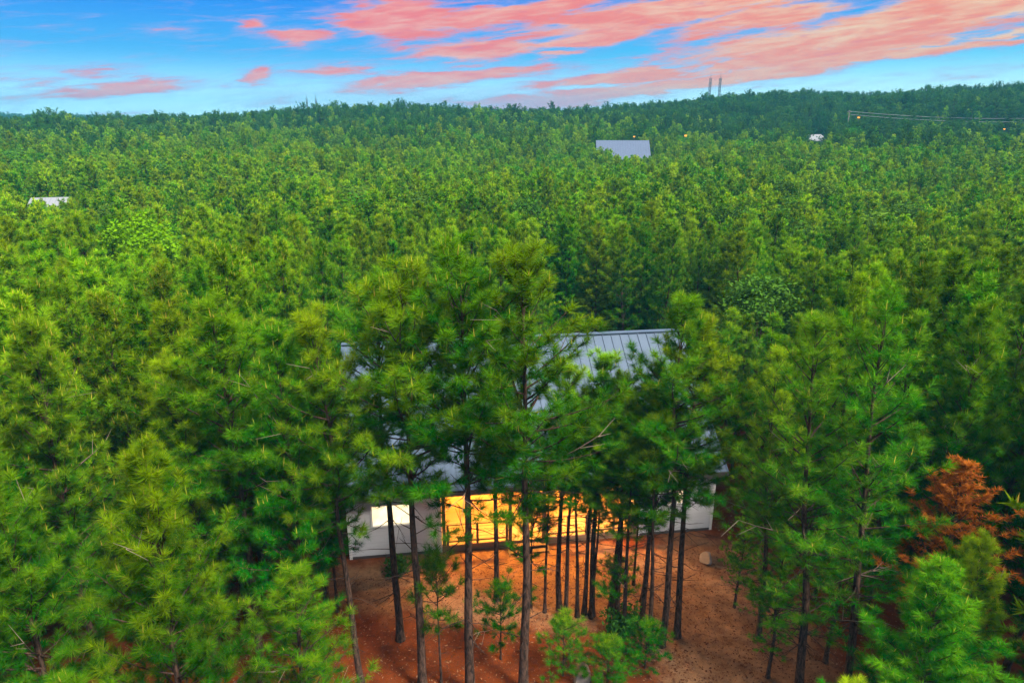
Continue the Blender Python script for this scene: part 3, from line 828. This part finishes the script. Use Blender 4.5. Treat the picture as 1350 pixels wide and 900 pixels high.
def window(x0, x1, y, z0, z1, pane, frame, n=2, parent=cab):
    f = BM(); t = 0.07
    f.box((x0 - t, y - 0.035, z0 - t), (x1 + t, y - 0.003, z0)); f.box((x0 - t, y - 0.035, z1), (x1 + t, y - 0.003, z1 + t))
    f.box((x0 - t, y - 0.035, z0), (x0, y - 0.003, z1)); f.box((x1, y - 0.035, z0), (x1 + t, y - 0.003, z1))
    for i in range(1, n):
        xx = x0 + (x1 - x0) * i / n; f.box((xx - 0.025, y + 0.02, z0), (xx + 0.025, y + 0.055, z1))
    o = f.build('window', frame, parent)
    BM().box((x0, y + 0.07, z0), (x1, y + 0.09, z1)).build('pane', pane, o)
window(*WL[0][:2], 0, *WL[0][2:], M_PANE2, M_WHITE); window(*WR[0][:2], 0, *WR[0][2:], M_PANE2, M_WHITE)
for i, (a, c_, z0, z1) in enumerate(PW):
    if i == 1:
        d = BM().box((a + .004, PD + 0.03, z0), (c_ - .004, PD + 0.08, z1 - .004)).build('door', M_TIMBER, cab)
        BM().box((a + 0.16, PD + 0.012, z0 + 0.85), (c_ - 0.16, PD + 0.028, z1 - 0.15)).build('pane', M_PANE, d)
        BM().ball((c_ - 0.09, PD + 0.0, z0 + 0.95), 0.035, 2).build('handle', M_TRIM, d)
    else: window(a, c_, PD, z0, z1, M_DARKGLASS if i == 2 else M_PANE, M_TIMBER)
# deck, posts, railing, steps
b = BM(); b.box((PX0 + .003, -0.06, FLOOR - 0.16), (PX1 - .003, PD - 0.003, FLOOR)); b.box((PX0 + .02, -0.03, -0.2), (PX1 - .02, 0.03, FLOOR - 0.165)); b.build('deck', M_DECK, cab)
posts = [PX0 + 0.1, PX0 + 3.0, PX0 + 4.5, PX0 + 6.6, PX1 - 0.1]
for x in posts: BM().box((x - 0.075, -0.035, FLOOR), (x + 0.075, 0.115, EAVE - 0.5), 0.008).build('post', M_TIMBER, cab)
YR = 0.04
rposts = [PX0 + 0.25, PX0 + 1.55, PX0 + 2.85, PX0 + 4.65, PX0 + 5.6, PX0 + 6.45, PX0 + 7.7, PX1 - 0.25]
for i, (x0, x1) in enumerate(zip(rposts[:-1], rposts[1:])):
    if i == 2: continue
    b = BM()
    b.box((x0 - 0.03, YR - 0.07, FLOOR + 0.98), (x1 + 0.03 - .062, YR + 0.07, FLOOR + 1.03)); b.box((x0 + .05, YR - 0.03, FLOOR + 0.12), (x1 - .05, YR + 0.03, FLOOR + 0.19))
    for q in range(1, 5): b.box((x0 + .05, YR - 0.007, FLOOR + 0.19 + q * .16), (x1 - .05, YR + 0.007, FLOOR + 0.202 + q * .16))
    b.build('railing', M_TIMBER, cab)
for x in rposts: BM().box((x - 0.05, YR - 0.05, FLOOR), (x + 0.05, YR + 0.05, FLOOR + 0.977), 0.005).build('railing_post', M_TIMBER, cab)
b = BM()
for q in range(2): b.box((rposts[2] + 0.06, -0.065 - 0.3 * (q + 1), FLOOR - 0.12 * (q + 1) - 0.05), (rposts[3] - 0.06, -0.067 - 0.3 * q, FLOOR - 0.12 * (q + 1)))
for xx in (rposts[2] + 0.03, rposts[3] - 0.03):
    b.bar((xx, -0.07, FLOOR - 0.16), (xx, -0.75, -0.04), 0.05, 0.16)
b.build('steps', M_TIMBER, cab)
def lamp_light(parent, loc, energy, col, size=0.12):
    l = bpy.data.lights.new('lamp_light', 'POINT'); l.energy = energy; l.color = col; l.shadow_soft_size = size
    o = bpy.data.objects.new('lamp_light', l); COL.objects.link(o); o.parent = parent; o.location = loc
    return o
PORCH_W = 800.0
for x in (PX0 + 1.2, PX0 + 3.6, PX0 + 5.6, PX0 + 7.7):
    lp = BM().tube((x, 1.25, EAVE - 0.065), (x, 1.25, EAVE - 0.12), 0.15, 0.12, 14).build('ceiling_lamp', M_TRIM, cab)
    BM().ball((x, 1.25, EAVE - 0.19), 0.075, 2).build('bulb', M_BULB, lp)
    lamp_light(cab, (x, 1.25, EAVE - 0.36), PORCH_W, (1.0, 0.47, 0.07))

# ------------------------------------------------------------------ far buildings
def far_house(name, x, y, zb, L, D, eave, ridge, rz, roofm, wallm, label, cat, lit=()):
    t = empty(name, (x, y, zb), rz)
    b = BM()
    b.box((-L / 2, 0, -1), (L / 2, 0.2, eave)); b.box((-L / 2, D - .2, -1), (L / 2, D, eave))
    for xx in (-L / 2 + .002, L / 2 - .202): b.poly([(xx, .2, -1), (xx, D - .2, -1), (xx, D - .2, eave), (xx, D / 2, ridge - .1), (xx, .2, eave)], 0.2, (1, 0, 0))
    b.build('wall', wallm, t)
    b = BM(); s = (ridge - eave) / (D / 2)
    for sg in (0, 1):
        f = (lambda yy: D - yy) if sg else (lambda yy: yy)
        b.poly([(-L / 2 - .3, f(-.4), eave - .4 * s + .03), (L / 2 + .3, f(-.4), eave - .4 * s + .03), (L / 2 + .3, f(D / 2), ridge + .03), (-L / 2 - .3, f(D / 2), ridge + .03)], 0.12, (0, 0, 1))
        xx = -L / 2
        while xx < L / 2: b.bar((xx, f(-.38), eave - .4 * s + .17), (xx, f(D / 2 - .05), ridge + .14), 0.06, 0.05); xx += 0.6
    b.build('roof', roofm, t)
    for (wx, wz, w, h) in lit:
        f = BM().box((wx - w / 2 - .08, -0.05, wz - .08), (wx + w / 2 + .08, -0.004, wz + h + .08)).build('window', M_WHITE, t)
        BM().box((wx - w / 2, -0.075, wz), (wx + w / 2, -0.053, wz + h)).build('pane', M_PANE, f)
    tag(t, label, cat)
    return t
M_FROOF = simple('pale_blue_metal', (0.09, 0.125, 0.21), 0.4, 0.2, 0.06, 0.5)
M_WROOF = simple('white_metal', (0.20, 0.22, 0.26), 0.6, 0.0, 0.05, 0.5)
zf = float(height(fhp[0], 165)); top, bot = at_depth(823, 186, 170)[2], at_depth(823, 209, 165)[2]
far_house('house', fhp[0], 165.0, zf, 12.0, 10.0, bot - zf, top - zf, R(-3), M_FROOF, M_SIDE, 'distant house with a plain pale blue metal roof rising above the pines', 'house', [(4.2, 4.0, 1.2, 1.0)])
zf = float(height(w1[0], 214)); zt = at_depth(1076, 178, 216)[2]
far_house('shed', w1[0], 214.0, zf, 5.2, 5.0, zt - zf - 1.6, zt - zf, R(10), M_WROOF, M_WHITE, 'small white roofed building half hidden by pines below the right ridge', 'shed')
zf = float(height(w2[0], 78)); zt = at_depth(60, 261, 80.5)[2]
far_house('house', w2[0], 78.0, zf, 3.6, 3.6, zt - zf - 0.9, zt - zf, R(14), M_WROOF, M_WHITE, 'white roof glimpsed through pines at the left edge', 'house')

# small lit lamps on poles far off
M_LAMP = emitter('yard_lamp_glow', (1.0, 0.36, 0.04), 1.3)
M_STEEL = simple('grey_steel', (0.07, 0.07, 0.08), 0.5, 0.4, 0.15, 1)
def yard_lamp(px, py, Y, label, s=0.3):
    p = at_depth(px, py, Y); zb = float(height(p[0], p[1]))
    t = empty('yard_lamp', (p[0], p[1], zb)); hh = p[2] - zb
    BM().tube((0, 0, -.3), (0, 0, hh), 0.12, 0.08, 8).build('pole', M_STEEL, t)
    BM().tube((0, 0, hh + .002), (0, 0, hh + s * .8), s * 0.6, s * 0.85, 10).build('lantern', M_LAMP, t)
    tag(t, label, 'lamp', None)
for q_, lb in zip(LAMPS, ('small orange lamp just above the distant blue roof', 'orange lamp among the pines right of the distant blue roof',
                          'orange lamp at the left end of the power line on the ridge', 'orange lamp in the dark pines near the right edge below the power line')):
    yard_lamp(q_[0], q_[1], q_[2], lb, q_[3])

# radio masts on the skyline
def mast(px, pyt, Y, label, w=0.9):
    p = at_depth(px, pyt, Y); zb = float(height(p[0], p[1])); hh = p[2] - zb
    b = BM(); t = empty('radio_mast', (p[0], p[1], zb))
    c3 = [(math.cos(a) * w / 2, math.sin(a) * w / 2) for a in (0.3, 2.39, 4.49)]
    for x, y in c3: b.bar((x, y, -1), (x, y, hh), 0.26)
    z = 0.0; q = 0
    while z < hh - 2:
        for i in range(3):
            a, c_ = c3[i], c3[(i + 1) % 3]
            b.bar((a[0], a[1], z), (c_[0], c_[1], z + 2), 0.09)
        z += 2
    b.build('lattice', M_STEEL, t)
    BM().tube((0, 0, hh + .01), (0, 0, hh + 2.5), 0.12, 0.05, 6).build('antenna', M_STEEL, t)
    tag(t, label, 'mast')
mast(937, 103, 420, 'left one of the two tall masts rising over the right-hand skyline', 1.3)
mast(950, 103, 425, 'right one of the two tall masts rising over the right-hand skyline', 1.3)
mast(404, 130, 420, 'left one of two short distant masts on the skyline left of centre', 0.8)
mast(416, 130, 420, 'right one of two short distant masts on the skyline left of centre', 0.8)

# power line across the right ridge
M_CABLE = simple('bright_cable', (0.11, 0.13, 0.13), 0.6, 0.0, 0.05, 0.1)
M_POLE = simple('weathered_pole', (0.22, 0.18, 0.15), 0.9, 0, 0.2, 1)
pA, pB = at_depth(1120, 147, 200), at_depth(1420, 155, 196)
for p, lb in ((pA, 'wooden utility pole at the left end of the power line'), (pB, 'wooden utility pole of the power line beyond the right edge')):
    t = empty('utility_pole', (p[0], p[1], float(height(p[0], p[1])))); hh = p[2] - t.location.z
    BM().tube((0, 0, -.5), (0, 0, hh + .3), 0.18, 0.13, 10).build('pole', M_POLE, t)
    BM().box((-0.08, -1.2, hh - 0.2), (0.08, 1.2, hh - 0.02)).build('crossarm', M_POLE, t)
    tag(t, lb, 'utility pole')
for i, (dz, lb) in enumerate(((0.0, 'upper pale cable of the power line crossing the dark right ridge'), (-0.9, 'lower pale cable of the power line crossing the dark right ridge'))):
    q = TriBag(); ts = np.linspace(0, 1, 24)
    line = pA[None] * (1 - ts)[:, None] + pB[None] * ts[:, None]; line[:, 2] += dz + 0.05 - 4 * 1.0 * ts * (1 - ts); line[:, 1] -= 0.9 * (i * 2 - 1)
    q.tube(line, np.full(24, 0.07), 6)
    tag(link('power_cable', q.mesh('power_cable', [M_CABLE], attrs=False, smooth=True)), lb, 'cable')

# ------------------------------------------------------------------ haze
m = bpy.data.materials.new('haze_air'); m.use_nodes = True; k = N(m.node_tree)
pv = k.new('ShaderNodeVolumePrincipled'); pv.inputs['Color'].default_value = C4(0.10, 0.52, 0.80)
pv.inputs['Density'].default_value = 0.00050; pv.inputs['Anisotropy'].default_value = 0.0
o_ = k.new('ShaderNodeOutputMaterial'); k.l.new(pv.outputs[0], o_.inputs['Volume'])
zmin = float(GZ.min()) - 1.0
hz = BM().box((-1505, -65, zmin), (1505, 1570, 62)).build('haze', m)
tag(hz, 'thin blue evening haze over the forest', 'haze', kind='stuff')

# ------------------------------------------------------------------ sky
EXPO = 1.0
SUN_EL, SUN_AZ = R(52), R(130)      # azimuth measured clockwise from the view direction (+Y)
w = bpy.data.worlds.new('World'); S.world = w; w.use_nodes = True
k = N(w.node_tree)
dirv = k.vmath('NORMALIZE', k.new('ShaderNodeTexCoord').outputs['Generated'])
s = k.sep(dirv)
az = k.math('ARCTAN2', s[0], s[1]); el = k.math('ARCSINE', s[2])
sky = k.new('ShaderNodeTexSky', sky_type='NISHITA'); sky.sun_disc = False
sky.sun_elevation = SUN_EL; sky.sun_rotation = SUN_AZ; sky.air_density = 1.0; sky.dust_density = 0.5; sky.ozone_density = 2.0
def lin(r_, g_, b_):
    f = lambda c: (c / 255 / 12.92) if c / 255 <= 0.04045 else ((c / 255 + 0.055) / 1.055) ** 2.4
    return (f(r_), f(g_), f(b_), 1.0)
e1 = k.step(0.0, 0.09, el); e2 = k.step(0.05, 0.19, el)
rgt = k.step(-0.35, 0.6, az)
low = k.mix(rgt, lin(195, 240, 255), lin(225, 255, 248))
midc = k.mix(rgt, lin(82, 190, 255), lin(90, 212, 255))
hi = k.mix(rgt, lin(0, 118, 245), lin(10, 120, 235))
low = k.vmath('SCALE', low, scale=1.45)
base = k.mix(e2, k.mix(e1, low, midc), hi)
# evening clouds, laid out by compass direction and elevation
def azel(px, py):
    d = ray(px, py); return math.atan2(d[0], d[1]), math.atan2(d[2], math.hypot(d[0], d[1]))
warp = k.noise(k.xyz(k.math('MULTIPLY', az, 5.0), k.math('MULTIPLY', el, 34.0), 0.0), 1.0, 5, 0.6)
azw = k.math('ADD', az, k.math('MULTIPLY_ADD', warp, 0.10, -0.05))
elw = k.math('ADD', el, k.math('MULTIPLY_ADD', k.noise(k.xyz(k.math('MULTIPLY', az, 9.0), k.math('MULTIPLY', el, 45.0), 3.3), 1.0, 5, 0.6), 0.03, -0.015))
field = None
def cloud(px, py, wpx, hpx, slope, amp=1.0):
    global field
    a0, e0 = azel(px, py)
    da = k.math('SUBTRACT', azw, a0); de = k.math('SUBTRACT', elw, e0)
    de = k.math('SUBTRACT', de, k.math('MULTIPLY', da, slope))
    q = k.math('ADD', k.math('POWER', k.math('DIVIDE', da, wpx / F), 2.0), k.math('POWER', k.math('DIVIDE', de, hpx * 1.15 / F), 2.0))
    v = k.math('MULTIPLY', k.math('EXPONENT', k.math('MULTIPLY', q, -1.0)), amp)
    field = v if field is None else k.math('MAXIMUM', field, v)
for c_ in [(570, 106, 130, 8, 0.10), (520, 26, 75, 17, 0.0), (635, 66, 95, 12, 0.06), (670, 18, 120, 10, .14), (815, 100, 85, 8, .12), (900, 10, 190, 15, .12, 1.1), (770, 50, 85, 8, .15),
           (860, 117, 250, 8, 0.115, 1.05), (1130, 79, 180, 5, 0.09, .9), (700, 131, 120, 6, .03, .7), (1085, 74, 180, 6, .10), (1150, 38, 210, 15, .13, 1.1), (1280, 10, 150, 14, .08, 1.1), (1010, 22, 110, 12, .12, .9), (1330, 44, 60, 4, .1, .8),
           (165, 116, 75, 6, .08, .9), (405, 50, 32, 9, .05, .85), (338, 100, 18, 8, 0, .8), (345, 35, 20, 7, .1, .6), (120, 94, 60, 6, 0, .4), (225, 40, 30, 6, 0, .4), (40, 104, 40, 8, 0, .45), (440, 92, 60, 8, .1, .6), (740, 74, 40, 4, .05, .7)]:
    cloud(*c_)
n1 = k.noise(k.xyz(k.math('MULTIPLY', az, 9.0), k.math('SUBTRACT', k.math('MULTIPLY', el, 75.0), k.math('MULTIPLY', az, 6.0)), 1.7), 1.0, 8, 0.62, 0.5)
n2 = k.noise(k.xyz(k.math('MULTIPLY', az, 26.0), k.math('SUBTRACT', k.math('MULTIPLY', el, 190.0), k.math('MULTIPLY', az, 18.0)), 5.1), 1.0, 6, 0.65, 0.3)
dn = k.math('ADD', field, k.math('ADD', k.math('MULTIPLY_ADD', n1, 1.5, -0.75), k.math('MULTIPLY_ADD', n2, 0.75, -0.375)))
thin = k.step(-0.05, 0.42, dn); thick = k.step(0.22, 0.62, dn)
ntex = k.step(0.3, 0.7, n1)
coral = k.mix(rgt, lin(254, 116, 116), lin(255, 138, 100))
peach = k.mix(rgt, lin(255, 178, 165), lin(255, 214, 168))
cc = k.mix(k.step(0.36, 0.62, k.math('MULTIPLY_ADD', n2, 0.35, k.math('MULTIPLY', n1, 0.65))), peach, coral)
lowg = k.math('MULTIPLY', k.step(0.10, 0.02, el), k.step(-0.1, 0.3, az))
cc = k.mix(k.math('MULTIPLY', lowg, 0.6), cc, lin(255, 158, 112))
cc = k.mix(k.math('MULTIPLY', k.step(0.55, 0.85, n2), 0.55), cc, lin(170, 130, 200))
c1 = k.mix(k.math('MULTIPLY', thin, 0.55), base, lin(178, 168, 232))
c2 = k.mix(k.math('MULTIPLY', thick, 0.95), c1, cc)
# mauve bank on the skyline, left and centre
bank = k.math('MULTIPLY', k.step(0.035, 0.0, k.math('ADD', k.math('ABSOLUTE', k.math('SUBTRACT', el, 0.012)), k.math('MULTIPLY_ADD', n1, 0.03, -0.015))), k.step(-0.45, -0.05, az))
c2 = k.mix(k.math('MULTIPLY', k.math('MULTIPLY', bank, k.step(0.35, 0.0, az)), 0.6), c2, lin(190, 170, 215))
# overhead: Nishita mottled with bright cloud, added out of view as fill light
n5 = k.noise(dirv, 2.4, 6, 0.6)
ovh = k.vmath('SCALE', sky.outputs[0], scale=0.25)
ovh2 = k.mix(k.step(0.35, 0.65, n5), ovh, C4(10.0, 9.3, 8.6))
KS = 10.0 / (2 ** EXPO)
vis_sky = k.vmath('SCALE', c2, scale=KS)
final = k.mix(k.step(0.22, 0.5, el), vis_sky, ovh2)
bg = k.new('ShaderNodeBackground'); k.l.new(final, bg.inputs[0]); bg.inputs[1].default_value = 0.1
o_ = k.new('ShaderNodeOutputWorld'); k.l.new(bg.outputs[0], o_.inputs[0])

sl_ = bpy.data.lights.new('sun', 'SUN'); sl_.energy = 5.0; sl_.angle = R(14); sl_.color = (1.0, 0.91, 0.77)
so = bpy.data.objects.new('sun', sl_); COL.objects.link(so)
sd = Vector((math.sin(SUN_AZ) * math.cos(SUN_EL), math.cos(SUN_AZ) * math.cos(SUN_EL), math.sin(SUN_EL)))
so.rotation_euler = sd.to_track_quat('Z', 'Y').to_euler(); so.location = sd * 100

# ------------------------------------------------------------------ camera + render settings
cam = bpy.data.cameras.new('camera'); cam.sensor_width = 36.0; cam.lens = 36.0 * F / 1350.0
cam.clip_start = 0.1; cam.clip_end = 6000
cobj = bpy.data.objects.new('camera', cam); COL.objects.link(cobj)
cobj.location = (0, 0, CAM_H); cobj.rotation_euler = (R(90) - PITCH, 0, 0)
S.camera = cobj
S.render.engine = 'CYCLES'
c = S.cycles
c.max_bounces = 5; c.diffuse_bounces = 3; c.glossy_bounces = 2; c.transmission_bounces = 3; c.transparent_max_bounces = 4; c.volume_bounces = 0
c.use_denoising = True
try: c.denoiser = 'OPENIMAGEDENOISE'
except Exception: pass
c.sample_clamp_indirect = 6.0; c.use_adaptive_sampling = True; c.adaptive_threshold = 0.02
c.caustics_reflective = False; c.caustics_refractive = False
S.view_settings.view_transform = 'Standard'; S.view_settings.look = 'None'
S.view_settings.exposure = EXPO; S.view_settings.gamma = 1.0; S.view_settings.use_curve_mapping = False
